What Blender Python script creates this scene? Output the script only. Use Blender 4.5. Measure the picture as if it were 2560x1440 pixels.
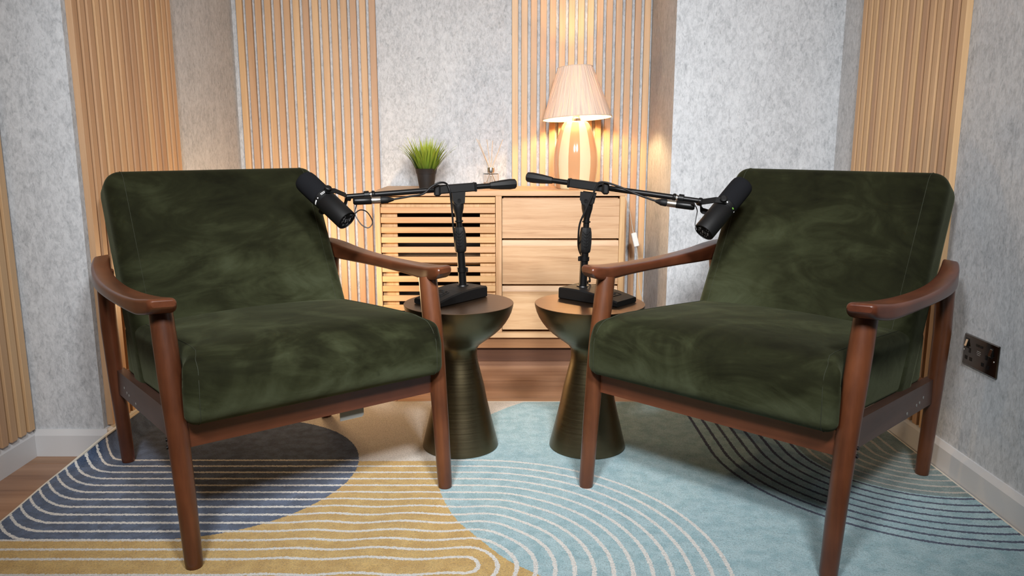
import bpy, math, random
from math import sin, cos, pi, sqrt, radians, atan2, exp
from mathutils import Vector as V, Matrix

random.seed(7)
for o in list(bpy.data.objects):
    bpy.data.objects.remove(o)
SC = bpy.context.scene
COL = SC.collection

# ------------------------------------------------------------------ camera, world, lights, exposure
cam_d = bpy.data.cameras.new('camera')
cam_d.sensor_width = 36.0
cam_d.lens = 1946.1 / 2560 * 36
cam_d.clip_start = 0.02
cam = bpy.data.objects.new('camera', cam_d)
COL.objects.link(cam)
cam.location = (0, 0, 0.93)
cam.rotation_euler = (pi / 2 - 0.1868, 0, 0)
SC.camera = cam
SC.view_settings.view_transform = 'Standard'
SC.view_settings.look = 'None'
SC.view_settings.gamma = 1
SC.view_settings.use_curve_mapping = False
SC.view_settings.exposure = 0.19

world = bpy.data.worlds.new('world')
SC.world = world
world.use_nodes = True
world.node_tree.nodes['Background'].inputs[0].default_value = (0.75, 0.85, 1.0, 1)
world.node_tree.nodes['Background'].inputs[1].default_value = 0.15


def area_light(name, loc, target, size, watts, color, spread=180):
    d = bpy.data.lights.new(name, 'AREA')
    d.shape = 'SQUARE'
    d.size = size
    d.energy = watts
    d.color = color
    d.spread = radians(spread)
    o = bpy.data.objects.new(name, d)
    COL.objects.link(o)
    o.location = loc
    o.rotation_euler = (V(target) - V(loc)).to_track_quat('-Z', 'Y').to_euler()
    return o


def point_light(name, loc, watts, color, radius):
    d = bpy.data.lights.new(name, 'POINT')
    d.energy = watts
    d.color = color
    d.shadow_soft_size = radius
    o = bpy.data.objects.new(name, d)
    COL.objects.link(o)
    o.location = loc
    return o


KEY = (0.975, 0.985, 1.0)
area_light('key_light_left', (-0.42, 0.05, 2.1), (-0.08, 2.55, 0.70), 0.30, 16.8, KEY, 78)
area_light('key_light_right', (0.42, 0.05, 2.1), (0.08, 2.55, 0.70), 0.30, 16.8, KEY, 78)
WARM = (1.0, 0.66, 0.34)
point_light('warm_floor_light', (-0.84, 3.02, 0.36), 12.0, WARM, 0.08)

# ------------------------------------------------------------------ node helpers


class Mat:
    def __init__(self, name):
        self.m = bpy.data.materials.new(name)
        self.m.use_nodes = True
        self.t = self.m.node_tree
        self.b = self.t.nodes['Principled BSDF']

    def new(self, kind, **kw):
        n = self.t.nodes.new(kind)
        for k, v in kw.items():
            setattr(n, k, v)
        return n

    def put(self, sock, val):
        if isinstance(val, E):
            val = val.s
        if isinstance(val, bpy.types.NodeSocket):
            self.t.links.new(val, sock)
        elif isinstance(val, (tuple, list)):
            sock.default_value = tuple(val) + ((1,) if len(val) == 3 and len(sock.default_value) == 4 else ())
        else:
            sock.default_value = val

    def set(self, **kw):
        for k, v in kw.items():
            self.put(self.b.inputs[k.replace('_', ' ')], v)
        return self

    def math(self, op, a, b=0.0, c=0.0):
        n = self.new('ShaderNodeMath', operation=op)
        self.put(n.inputs[0], a)
        self.put(n.inputs[1], b)
        self.put(n.inputs[2], c)
        return E(self, n.outputs[0])

    def coord(self, scale=(1, 1, 1), kind='Object', offset=None, rot=(0, 0, 0)):
        n = self.new('ShaderNodeTexCoord')
        mp = self.new('ShaderNodeMapping')
        self.t.links.new(n.outputs[kind], mp.inputs[0])
        mp.inputs['Scale'].default_value = scale
        mp.inputs['Rotation'].default_value = rot
        if offset is not None:
            self.t.links.new(offset, mp.inputs['Location'])
        return mp.outputs[0]

    def rand(self):
        return E(self, self.new('ShaderNodeObjectInfo').outputs['Random'])

    def randvec(self, k=40.0):
        r = self.rand()
        n = self.new('ShaderNodeCombineXYZ')
        self.put(n.inputs[0], r * k)
        self.put(n.inputs[1], r * (k * 0.63))
        self.put(n.inputs[2], r * (k * 1.7))
        return n.outputs[0]

    def noise(self, vec, scale, detail=3, rough=0.5, dist=0.0):
        n = self.new('ShaderNodeTexNoise')
        self.t.links.new(vec, n.inputs['Vector'])
        n.inputs['Scale'].default_value = scale
        n.inputs['Detail'].default_value = detail
        n.inputs['Roughness'].default_value = rough
        n.inputs['Distortion'].default_value = dist
        return E(self, n.outputs[0])

    def ramp(self, fac, stops):
        n = self.new('ShaderNodeValToRGB')
        self.put(n.inputs[0], fac)
        el = n.color_ramp.elements
        while len(el) < len(stops):
            el.new(0.5)
        for e, (p, c) in zip(el, stops):
            e.position = p
            e.color = tuple(c) + (1,) if len(c) == 3 else c
        return n.outputs[0]

    def mix(self, fac, a, b, mode='MIX'):
        n = self.new('ShaderNodeMix', data_type='RGBA', blend_type=mode)
        self.put(n.inputs[0], fac)
        self.put(n.inputs[6], a)
        self.put(n.inputs[7], b)
        return n.outputs[2]

    def bump(self, height, strength=0.3, dist=0.002):
        n = self.new('ShaderNodeBump')
        n.inputs['Strength'].default_value = strength
        n.inputs['Distance'].default_value = dist
        self.put(n.inputs['Height'], height)
        self.t.links.new(n.outputs[0], self.b.inputs['Normal'])
        return n.outputs[0]


class E:
    def __init__(self, m, s):
        self.m, self.s = m, s

    def __add__(self, o): return self.m.math('ADD', self, o)
    def __radd__(self, o): return self.m.math('ADD', self, o)
    def __sub__(self, o): return self.m.math('SUBTRACT', self, o)
    def __rsub__(self, o): return self.m.math('SUBTRACT', o, self)
    def __mul__(self, o): return self.m.math('MULTIPLY', self, o)
    def __rmul__(self, o): return self.m.math('MULTIPLY', self, o)
    def __truediv__(self, o): return self.m.math('DIVIDE', self, o)
    def lt(self, o): return self.m.math('LESS_THAN', self, o)
    def gt(self, o): return self.m.math('GREATER_THAN', self, o)
    def max(self, o): return self.m.math('MAXIMUM', self, o)
    def min(self, o): return self.m.math('MINIMUM', self, o)
    def abs(self): return self.m.math('ABSOLUTE', self)
    def frac(self): return self.m.math('FRACT', self)
    def sqrt(self): return self.m.math('SQRT', self)

    def smooth(self, a, b):
        n = self.m.new('ShaderNodeMapRange', interpolation_type='SMOOTHSTEP')
        self.m.put(n.inputs[0], self)
        n.inputs[1].default_value = a
        n.inputs[2].default_value = b
        return E(self.m, n.outputs[0])


def plain(name, col, rough=0.5, metal=0.0, **kw):
    m = Mat(name)
    m.set(Base_Color=col, Roughness=rough, Metallic=metal, **kw)
    return m.m


# ------------------------------------------------------------------ materials
def felt_mat():
    m = Mat('grey_felt')
    big = m.noise(m.coord((1, 1, 0.6)), 9, 4, 0.6)
    mid = m.noise(m.coord((1, 1, 0.55)), 66, 5, 0.64, 0.8)
    fine = m.noise(m.coord((1, 1, 0.5)), 210, 4, 0.65, 0.6)
    fleck = m.noise(m.coord((1, 1, 0.38)), 78, 6, 0.70, 1.4)
    f = mid * 0.50 + big * 0.18 + fine * 0.32
    c = m.ramp(f, [(0.33, (0.285, 0.297, 0.310)), (0.45, (0.43, 0.444, 0.460)), (0.54, (0.525, 0.540, 0.557)), (0.68, (0.62, 0.636, 0.652))])
    fm = m.ramp(fleck, [(0.30, (1, 1, 1)), (0.40, (0, 0, 0))])
    c = m.mix(m.math('MULTIPLY', fm, 0.45), c, (0.16, 0.165, 0.175))
    m.set(Base_Color=c, Roughness=0.95, Specular_IOR_Level=0.15)
    m.bump(mid * 0.6 + fine * 0.4, 0.30, 0.003)
    return m.m


def wood_mat(name, stops, axis='z', scale=1.0, rough=0.45, var=0.12, coat=0.0, streak=26, bump=0.08, blotch=0.0):
    m = Mat(name)
    s = {'z': (1, 1, 0.045), 'x': (0.045, 1, 1), 'y': (1, 0.045, 1)}[axis]
    vec = m.coord(tuple(k * scale for k in s), offset=m.randvec())
    a = m.noise(vec, streak, 5, 0.6, 0.5)
    b = m.noise(vec, streak * 5, 3, 0.6)
    f = a * 0.75 + b * 0.25
    if blotch:
        f = f + (m.noise(m.coord(offset=m.randvec()), 7.0, 3, 0.55) - 0.5) * blotch
    c = m.ramp(f, stops)
    r = m.rand()
    hsv = m.new('ShaderNodeHueSaturation')
    m.put(hsv.inputs['Value'], r * (2 * var) + (1 - var))
    m.put(hsv.inputs['Hue'], r * 0.012 + 0.494)
    m.put(hsv.inputs['Color'], c)
    m.set(Base_Color=hsv.outputs[0], Roughness=rough, Coat_Weight=coat, Coat_Roughness=0.25)
    m.bump(f, bump, 0.002)
    return m.m


def velvet_mat(name, lift, k1, k2):
    m = Mat(name)
    off = m.randvec()
    warp = m.noise(m.coord((1, 1, 1), offset=off), 2.6, 4, 0.55, 2.2)
    brush = m.noise(m.coord((0.9, 1.4, 2.2), offset=off, rot=(0.3, 0.2, 0.5)), 5.0, 5, 0.62, 3.0)
    crease = m.noise(m.coord((1, 1, 1), offset=off), 6.0, 3, 0.55, 4.0)
    sep = m.new('ShaderNodeSeparateXYZ')
    m.t.links.new(m.coord(), sep.inputs[0])
    # shading of the velvet nap painted into the colour: lighter low, darker high
    painted_sheen = lift(m, E(m, sep.outputs[0]), E(m, sep.outputs[1]), E(m, sep.outputs[2]))
    f = (warp - 0.5) * k1 + (brush - 0.5) * k2 + 0.5 + painted_sheen
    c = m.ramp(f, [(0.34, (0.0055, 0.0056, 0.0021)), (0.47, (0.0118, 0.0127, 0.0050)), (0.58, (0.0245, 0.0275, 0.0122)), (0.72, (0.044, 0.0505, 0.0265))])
    k = m.ramp(crease, [(0.24, (1, 1, 1)), (0.32, (0, 0, 0))])
    c = m.mix(m.math('MULTIPLY', k, 0.55), c, (0.008, 0.0095, 0.004))
    fib = m.noise(m.coord((1, 1, 1)), 900, 2, 0.5)
    m.set(Base_Color=c, Roughness=0.85, Specular_IOR_Level=0.08, Sheen_Weight=0.12, Sheen_Roughness=0.4, Sheen_Tint=(0.62, 0.68, 0.42))
    m.bump(fib * 0.4 + f * 3, 0.22, 0.004)
    return m.m


def painted_sheen_back(m, x, y, z):  # upper back painted darker, lower back lighter, in place of pile shading
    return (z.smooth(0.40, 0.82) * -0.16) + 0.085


def painted_sheen_seat(m, x, y, z):  # front face painted lighter and crest darker, as the pile catches light
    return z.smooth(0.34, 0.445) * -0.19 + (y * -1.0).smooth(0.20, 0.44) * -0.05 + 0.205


def rug_mat():
    m = Mat('patterned_rug')
    vec = m.coord()
    sep = m.new('ShaderNodeSeparateXYZ')
    m.t.links.new(vec, sep.inputs[0])
    n1 = m.noise(vec, 170, 2, 0.6)
    n2 = m.noise(m.coord((1, 1.3, 1), offset=None, rot=(0, 0, 1.1)), 150, 2, 0.6)
    X = E(m, sep.outputs[0]) + (n1 - 0.5) * 0.010
    Y = E(m, sep.outputs[1]) + (n2 - 0.5) * 0.010

    def dist(cx, cy, fx=None, fy=None):
        dx = X - cx if fx is None else fx
        dy = Y - cy if fy is None else fy
        return (dx * dx + dy * dy).sqrt()

    def disc(d, r):
        return (d - r).lt(0.0)
    # colour fields
    blue = disc(dist(0.548, 2.130), 0.7596).max(X.gt(0.60))
    navy = disc(dist(-0.855, 2.112), 0.4055).max(X.lt(-0.855) * Y.gt(1.7065))
    # family of stadium lines
    bend = (-1.135 - X).max(0.0)
    Yb = Y - bend * bend * 4.6 * navy
    dxp = (X + 0.108).max(0.0)
    d1 = (dxp * dxp + (Yb - 1.585) * (Yb - 1.585)).sqrt()
    gold = disc(d1, 0.583)
    ph = ((d1 - 0.033) / 0.0428 + 0.5).frac() - 0.5
    line1 = (ph.abs() * 0.0428).lt(0.0050) * d1.lt(0.594) * d1.gt(0.02) * (1.0 - X.gt(0.60))
    # right hand corner lines
    dyc = (Y - 2.249).min(0.0)
    dxc = X - 1.201
    d2 = (dxc * dxc + dyc * dyc).sqrt()
    ph2 = ((d2 - 0.5923) / 0.0375 + 100.5).frac() - 0.5
    line2 = (ph2.abs() * 0.0375).lt(0.0048)
    dark2 = line2 * d2.lt(0.600) * d2.gt(0.318)
    cream2 = line2 * d2.lt(0.318) * d2.gt(0.02)
    teal = d2.lt(0.318)

    spk = m.noise(vec, 300, 3, 0.75)
    blot = m.noise(vec, 26, 4, 0.6)
    cream = (0.66, 0.60, 0.53)
    gold_c = m.mix(blot.smooth(0.35, 0.65), (0.55, 0.335, 0.080), (0.65, 0.425, 0.125))
    blue_c = m.mix(blot.smooth(0.33, 0.62), (0.28, 0.46, 0.51), (0.40, 0.575, 0.62))
    navy_c = m.mix(blot.smooth(0.35, 0.65), (0.028, 0.056, 0.120), (0.075, 0.118, 0.215))
    teal_c = m.mix(blot.smooth(0.35, 0.65), (0.16, 0.24, 0.235), (0.24, 0.32, 0.31))
    c = m.mix(gold, cream, gold_c)
    c = m.mix(blue, c, blue_c)
    c = m.mix(teal, c, teal_c)
    c = m.mix(navy, c, navy_c)
    c = m.mix(line1 * (gold.max(navy).max(blue)), c, (0.76, 0.74, 0.70))
    c = m.mix(dark2, c, (0.028, 0.046, 0.105))
    c = m.mix(cream2, c, (0.50, 0.47, 0.42))
    v = m.ramp(spk, [(0.30, (0.45, 0.45, 0.45)), (0.52, (1, 1, 1)), (0.75, (1.12, 1.12, 1.12))])
    c = m.mix(0.85, c, v, 'MULTIPLY')
    m.set(Base_Color=c, Roughness=1.0, Specular_IOR_Level=0.05, Sheen_Weight=0.2, Sheen_Roughness=0.6)
    m.bump(spk + blot * 0.8, 0.9, 0.006)
    return m.m


FELT = felt_mat()
SLAT = wood_mat('oak_slat', [(0.28, (0.435, 0.258, 0.132)), (0.50, (0.505, 0.312, 0.168)), (0.72, (0.565, 0.362, 0.205))], 'z', 1.0, 0.5, 0.15, streak=40)
CAB_H = wood_mat('oak_cabinet_crosswise', [(0.32, (0.38, 0.215, 0.105)), (0.48, (0.52, 0.325, 0.175)), (0.68, (0.60, 0.40, 0.235))], 'x', 1.0, 0.5, 0.04, streak=60, bump=0.15)
CAB_V = wood_mat('oak_cabinet_upright', [(0.32, (0.40, 0.225, 0.105)), (0.50, (0.52, 0.315, 0.16)), (0.68, (0.59, 0.38, 0.21))], 'z', 1.0, 0.5, 0.04, streak=50, bump=0.1)
CAB_S = wood_mat('oak_door_slat', [(0.32, (0.42, 0.23, 0.10)), (0.50, (0.53, 0.315, 0.15)), (0.68, (0.60, 0.38, 0.20))], 'x', 0.8, 0.5, 0.07, streak=34)
KICK = wood_mat('dark_plinth_wood', [(0.3, (0.05, 0.018, 0.009)), (0.7, (0.085, 0.033, 0.016))], 'x')
APRON = wood_mat('plinth_wood', [(0.3, (0.22, 0.105, 0.045)), (0.7, (0.32, 0.165, 0.075))], 'x')
CHAIR_W = {}
for ax in 'xyz':
    CHAIR_W[ax] = wood_mat('walnut_stain_' + ax, [(0.28, (0.056, 0.0165, 0.0068)), (0.5, (0.092, 0.0275, 0.0108)), (0.74, (0.138, 0.0435, 0.0172))], ax, 1.0, 0.34, 0.06, 0.2, streak=22, bump=0.05, blotch=0.7)
RAIL_W = wood_mat('dark_stained_rail', [(0.28, (0.040, 0.018, 0.0125)), (0.5, (0.062, 0.028, 0.020)), (0.74, (0.085, 0.040, 0.029))], 'y', 1.0, 0.45, 0.03, 0.1, streak=18, bump=0.05, blotch=0.4)
FLOOR_W = wood_mat('walnut_laminate', [(0.28, (0.16, 0.080, 0.043)), (0.45, (0.275, 0.150, 0.085)), (0.60, (0.365, 0.212, 0.125)), (0.78, (0.45, 0.275, 0.17))], 'x', 1.0, 0.42, 0.08, streak=14)
VELVET = velvet_mat('green_velvet_back', painted_sheen_back, 0.46, 0.30)
VELVET_S = velvet_mat('green_velvet_seat', painted_sheen_seat, 0.66, 0.34)
SEAM = plain('green_thread', (0.020, 0.024, 0.011), 0.8)
RUG = rug_mat()
BIND = plain('cream_binding', (0.55, 0.50, 0.42), 0.9)
WHITE = plain('white_gloss_paint', (0.58, 0.58, 0.585), 0.35)
CEIL = plain('white_ceiling_paint', (0.62, 0.62, 0.61), 0.9)
BLACK = plain('black_satin', (0.0032, 0.0032, 0.0034), 0.38, Specular_IOR_Level=0.28)
BLACKROUGH = plain('black_powder_coat', (0.0032, 0.0032, 0.0034), 0.55, Specular_IOR_Level=0.28)
RUBBER = plain('black_rubber', (0.0032, 0.0032, 0.0034), 0.6, Specular_IOR_Level=0.28)
FOAM = plain('black_foam', (0.0068, 0.0071, 0.0084), 0.95, Specular_IOR_Level=0.1)
CHROME = plain('chrome', (0.75, 0.74, 0.72), 0.16, 1.0)
SILVER = plain('silver_connector', (0.62, 0.58, 0.52), 0.3, 1.0)
PRINT = plain('white_print', (0.7, 0.7, 0.7), 0.6)
PRINT_D = plain('dim_white_print', (0.20, 0.20, 0.20), 0.7)
GREEN = plain('green_print', (0.16, 0.42, 0.05), 0.6)
NICKEL = plain('black_nickel', (0.115, 0.105, 0.095), 0.16, 1.0)
NICKEL_L = plain('polished_nickel', (0.72, 0.66, 0.58), 0.12, 1.0)
DARKPL = plain('dark_plastic', (0.0032, 0.0032, 0.0034), 0.4, Specular_IOR_Level=0.28)
INNER = plain('dark_cabinet_inside', (0.02, 0.012, 0.007), 0.8)
GREYTAB = plain('grey_label_fabric', (0.25, 0.25, 0.235), 0.8)
WHITEPL = plain('white_plastic', (0.75, 0.73, 0.70), 0.4)
CREAMC = plain('cream_cord', (0.52, 0.48, 0.42), 0.5)
REED = plain('pale_reed', (0.62, 0.44, 0.28), 0.7)
POT = plain('black_pot', (0.012, 0.011, 0.011), 0.5)


def bronze_mat():
    m = Mat('brushed_bronze')
    z = m.noise(m.coord((0.6, 0.6, 60)), 4, 4, 0.6)
    bl = m.noise(m.coord(), 5, 3, 0.5)
    c = m.ramp(bl, [(0.3, (0.118, 0.095, 0.052)), (0.7, (0.185, 0.150, 0.090))])
    m.set(Base_Color=c, Metallic=1.0, Roughness=z * 0.22 + 0.24)
    m.bump(z, 0.12, 0.001)
    return m.m


BRONZE = bronze_mat()


def grass_mat():
    m = Mat('artificial_grass')
    sep = m.new('ShaderNodeSeparateXYZ')
    m.t.links.new(m.coord(), sep.inputs[0])
    c = m.ramp(E(m, sep.outputs[2]) * 7.0 - 0.45, [(0.0, (0.022, 0.048, 0.008)), (0.35, (0.13, 0.205, 0.014)), (1.0, (0.42, 0.50, 0.055))])
    m.set(Base_Color=c, Roughness=0.45, Subsurface_Weight=0.0)
    return m.m


GRASS = grass_mat()


def lamp_body_mat():
    m = Mat('striped_glazed_ceramic')
    sep = m.new('ShaderNodeSeparateXYZ')
    m.t.links.new(m.coord(), sep.inputs[0])
    ang = m.math('ARCTAN2', E(m, sep.outputs[0]), E(m, sep.outputs[1]) * -1.0)
    k = (ang * (6 / pi) + 100.23).frac() if False else ((ang / (2 * pi) * 6.0) + 100.39).frac()
    f = k.lt(0.5)
    c = m.mix(f, (0.74, 0.63, 0.40), (0.60, 0.315, 0.155))
    m.set(Base_Color=c, Roughness=0.10, Coat_Weight=0.6, Coat_Roughness=0.05)
    return m.m


LAMPBODY = lamp_body_mat()


def shade_mat():
    m = Mat('raffia_shade')
    sep = m.new('ShaderNodeSeparateXYZ')
    vec = m.coord()
    m.t.links.new(vec, sep.inputs[0])
    ang = m.math('ARCTAN2', E(m, sep.outputs[0]), E(m, sep.outputs[1]) * -1.0)
    cv = m.new('ShaderNodeCombineXYZ')
    m.put(cv.inputs[0], ang * 6.0)
    m.put(cv.inputs[2], E(m, sep.outputs[2]) * 1.2)
    st = m.noise(cv.outputs[0], 4.5, 5, 0.65, 0.3)
    c = m.ramp(st, [(0.30, (0.48, 0.36, 0.29)), (0.5, (0.70, 0.56, 0.46)), (0.70, (0.80, 0.69, 0.58))])
    m.set(Base_Color=c, Roughness=0.8)
    m.bump(st, 0.5, 0.004)
    tr = m.new('ShaderNodeBsdfTranslucent')
    m.put(tr.inputs[0], m.mix(1.0, c, (1.0, 0.93, 0.82), 'MULTIPLY'))
    mx = m.new('ShaderNodeMixShader')
    m.put(mx.inputs[0], st.smooth(0.46, 0.70) * 0.34 + 0.05)
    m.t.links.new(m.b.outputs[0], mx.inputs[1])
    m.t.links.new(tr.outputs[0], mx.inputs[2])
    m.t.links.new(mx.outputs[0], m.t.nodes['Material Output'].inputs[0])
    return m.m


SHADE = shade_mat()
BULB = Mat('warm_bulb')
BULB.set(Base_Color=(1, 0.8, 0.5), Emission_Color=(1.0, 0.67, 0.33), Emission_Strength=430.0)
BULB = BULB.m
GLASS = Mat('clear_glass')
GLASS.set(Base_Color=(0.98, 0.96, 0.94), Roughness=0.03, Transmission_Weight=1.0, IOR=1.45)
GLASS = GLASS.m
LIQUID = Mat('pale_scent_oil')
LIQUID.set(Base_Color=(0.95, 0.80, 0.66), Roughness=0.0, Transmission_Weight=1.0, IOR=1.33)
LIQUID = LIQUID.m

# ------------------------------------------------------------------ mesh helpers


class MB:
    def __init__(self):
        self.v, self.f, self.sm = [], [], []

    def add(self, vs, fs, smooth=False, M=None):
        o = len(self.v)
        self.v += [tuple(M @ V(p)) if M else tuple(p) for p in vs]
        self.f += [tuple(i + o for i in f) for f in fs]
        self.sm += [smooth] * len(fs)
        return self

    def box(self, c, s, ch=0.0, M=None):
        hx, hy, hz = s[0] / 2, s[1] / 2, s[2] / 2
        ch = min(ch, hx * .95, hy * .95, hz * .95)
        T = Matrix.Translation(c)
        if M is not None:
            T = M @ T
        if ch <= 0:
            vs = [(x * hx, y * hy, z * hz) for x in (-1, 1) for y in (-1, 1) for z in (-1, 1)]
            fs = [(0, 1, 3, 2), (4, 6, 7, 5), (0, 4, 5, 1), (2, 3, 7, 6), (0, 2, 6, 4), (1, 5, 7, 3)]
            return self.add(vs, fs, False, T)
        vs, ix = [], {}
        for sx in (-1, 1):
            for sy in (-1, 1):
                for sz in (-1, 1):
                    for a in range(3):
                        p = [sx * (hx - ch), sy * (hy - ch), sz * (hz - ch)]
                        p[a] = (sx * hx, sy * hy, sz * hz)[a]
                        ix[(sx, sy, sz, a)] = len(vs)
                        vs.append(p)
        fs = []
        S = (-1, 1)
        for s1 in S:
            fs.append([ix[(s1, y, z, 0)] for y, z in ((-1, -1), (1, -1), (1, 1), (-1, 1))][::s1])
            fs.append([ix[(x, s1, z, 1)] for x, z in ((-1, -1), (-1, 1), (1, 1), (1, -1))][::s1])
            fs.append([ix[(x, y, s1, 2)] for x, y in ((-1, -1), (1, -1), (1, 1), (-1, 1))][::s1])
        for a in S:
            for b in S:
                fs.append([ix[(a, b, -1, 0)], ix[(a, b, 1, 0)], ix[(a, b, 1, 1)], ix[(a, b, -1, 1)]][::-a * b])
                fs.append([ix[(a, -1, b, 0)], ix[(a, 1, b, 0)], ix[(a, 1, b, 2)], ix[(a, -1, b, 2)]][::a * b])
                fs.append([ix[(-1, a, b, 1)], ix[(1, a, b, 1)], ix[(1, a, b, 2)], ix[(-1, a, b, 2)]][::-a * b])
        for x in S:
            for y in S:
                for z in S:
                    fs.append([ix[(x, y, z, 0)], ix[(x, y, z, 1)], ix[(x, y, z, 2)]][::x * y * z])
        return self.add(vs, fs, False, T)

    def loft(self, rings, cap=True, smooth=True, closed=False, M=None):
        n = len(rings[0])
        vs = [p for r in rings for p in r]
        fs = []
        m = len(rings)
        for i in range(m if closed else m - 1):
            j = (i + 1) % m
            for k in range(n):
                l = (k + 1) % n
                fs.append((i * n + k, i * n + l, j * n + l, j * n + k))
        self.add(vs, fs, smooth, M)
        if cap and not closed:
            self.add(rings[0], [tuple(range(n))[::-1]], False, M)
            self.add(rings[-1], [tuple(range(n))], False, M)
        return self

    def tube(self, pts, rad, n=12, cap=True, M=None, closed=False, up=None, flat=False):
        pts = [V(p) for p in pts]
        if not isinstance(rad, (list, tuple)):
            rad = [rad] * len(pts)
        rings = []
        prev = None
        m = len(pts)
        for i, p in enumerate(pts):
            if flat and i == m - 1:
                t = V((0, 0, -1))
            elif closed:
                t = pts[(i + 1) % m] - pts[i - 1]
            else:
                t = pts[min(i + 1, m - 1)] - pts[max(i - 1, 0)]
            t.normalize()
            if prev is None:
                a = V((0, 0, 1)) if abs(t.z) < 0.9 else V((1, 0, 0))
                if up:
                    a = V(up)
                u = (a - t * a.dot(t)).normalized()
            else:
                u = (prev - t * prev.dot(t)).normalized()
            prev = u
            w = t.cross(u)
            rings.append([tuple(p + (u * cos(2 * pi * k / n) + w * sin(2 * pi * k / n)) * rad[i]) for k in range(n)])
        return self.loft(rings, cap, True, closed, M)

    def lathe(self, prof, n=48, M=None, ripple=None):
        rings = []
        for r, z in prof:
            rings.append([((r + (ripple(2 * pi * k / n) if ripple else 0)) * cos(2 * pi * k / n), (r + (ripple(2 * pi * k / n) if ripple else 0)) * sin(2 * pi * k / n), z) for k in range(n)])
        return self.loft(rings, True, True, False, M)

    def prism(self, poly, h0, h1, axis='z', M=None):
        def mk(p, h):
            return {'z': (p[0], p[1], h), 'x': (h, p[0], p[1]), 'y': (p[0], h, p[1])}[axis]
        n = len(poly)
        vs = [mk(p, h0) for p in poly] + [mk(p, h1) for p in poly]
        fs = [tuple(range(n))[::-1], tuple(range(n, 2 * n))] + [(i, (i + 1) % n, n + (i + 1) % n, n + i) for i in range(n)]
        return self.add(vs, fs, False, M)

    def mesh(self, name, mat):
        me = bpy.data.meshes.new(name)
        me.from_pydata(self.v, [], self.f)
        me.polygons.foreach_set('use_smooth', self.sm)
        me.materials.append(mat)
        me.update()
        import bmesh
        bm = bmesh.new()
        bm.from_mesh(me)
        bmesh.ops.remove_doubles(bm, verts=bm.verts, dist=1e-6)
        bmesh.ops.recalc_face_normals(bm, faces=bm.faces)
        for e in bm.edges:
            if len(e.link_faces) == 2 and e.calc_face_angle(0) > radians(38):
                e.smooth = False
        bm.to_mesh(me)
        bm.free()
        return me

    def build(self, name, mat, parent=None, **tags):
        o = bpy.data.objects.new(name, self.mesh(name, mat))
        COL.objects.link(o)
        if parent is not None:
            o.parent = parent
        for k, v in tags.items():
            o[k] = v
        return o


def thing(name, label, cat, loc=(0, 0, 0), rz=0.0, group=None):
    o = bpy.data.objects.new(name, None)
    o.empty_display_size = 0.05
    COL.objects.link(o)
    o.location = loc
    o.rotation_euler = (0, 0, rz)
    o['label'] = label
    o['category'] = cat
    if group:
        o['group'] = group
    return o


def inst(src, parent, loc=None, rot=None):
    o = src.copy()
    COL.objects.link(o)
    o.parent = parent
    if loc is not None:
        o.location = loc
    if rot is not None:
        o.rotation_euler = rot
    return o


def copy_tree(o, parent=None):
    c = o.copy()
    COL.objects.link(c)
    if parent is not None:
        c.parent = parent
    for ch in list(o.children):
        copy_tree(ch, c)
    return c


def structure(name, mb, mat):
    return mb.build(name, mat, None, kind='structure')


def catmull(pts, k=8, closed=False):
    P = [V(p) for p in pts]
    out = []
    n = len(P)
    for i in range(n if closed else n - 1):
        if closed:
            a, b, c, d = P[i - 1], P[i], P[(i + 1) % n], P[(i + 2) % n]
        else:
            a, b, c, d = P[max(i - 1, 0)], P[i], P[i + 1], P[min(i + 2, n - 1)]
        for j in range(k):
            t = j / k
            out.append(0.5 * ((2 * b) + (c - a) * t + (2 * a - 5 * b + 4 * c - d) * t * t + (3 * b - a - 3 * c + d) * t ** 3))
    if not closed:
        out.append(P[-1])
    return out


def smoothstep(a, b, x):
    t = max(0.0, min(1.0, (x - a) / (b - a)))
    return t * t * (3 - 2 * t)


# ------------------------------------------------------------------ room shell
H = 2.30
XL, XR, YB = -1.232, 1.247, 3.588          # felt faces: recessed left wall, right wall, back wall
XN, YJ = -1.448, 2.231                     # near left wall, return that faces the camera
XA, YA = 0.616, 3.05                       # right hand nib: side face, front face
F0 = -0.008                                # floor under the rug
YF = -1.7


def wallbox(name, x0, x1, y0, y1, mat=FELT):
    return structure(name, MB().box(((x0 + x1) / 2, (y0 + y1) / 2, (H + F0) / 2), (x1 - x0, y1 - y0, H - F0)), mat)


wallbox('wall_back', XL - 0.1, XA + 0.1, YB, YB + 0.1)
wallbox('wall_left', XL - 0.1, XL, YJ + 0.1, YB)
wallbox('wall_left_return', XN - 0.1, XL, YJ, YJ + 0.1)
wallbox('wall_near_left', XN - 0.1, XN, YF, YJ)
wallbox('wall_right', XR, XR + 0.1, YF, YA)
wallbox('wall_right_nib', XA, XR + 0.1, YA, YA + 0.1)
wallbox('wall_right_return', XA, XA + 0.1, YA + 0.1, YB)
wallbox('wall_front', XN - 0.1, XR + 0.1, YF - 0.1, YF)
structure('ceiling', MB().box(((XN + XR) / 2, (YF + YB) / 2, H + 0.05), (XR - XN + 0.2, YB - YF + 0.2, 0.1)), CEIL)
floor = structure('floor', MB().box(((XN + XR) / 2, (YF + YB) / 2, F0 - 0.062), (XR - XN + 0.2, YB - YF + 0.2, 0.1)), plain('subfloor', (0.05, 0.03, 0.02), 0.9))

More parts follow.
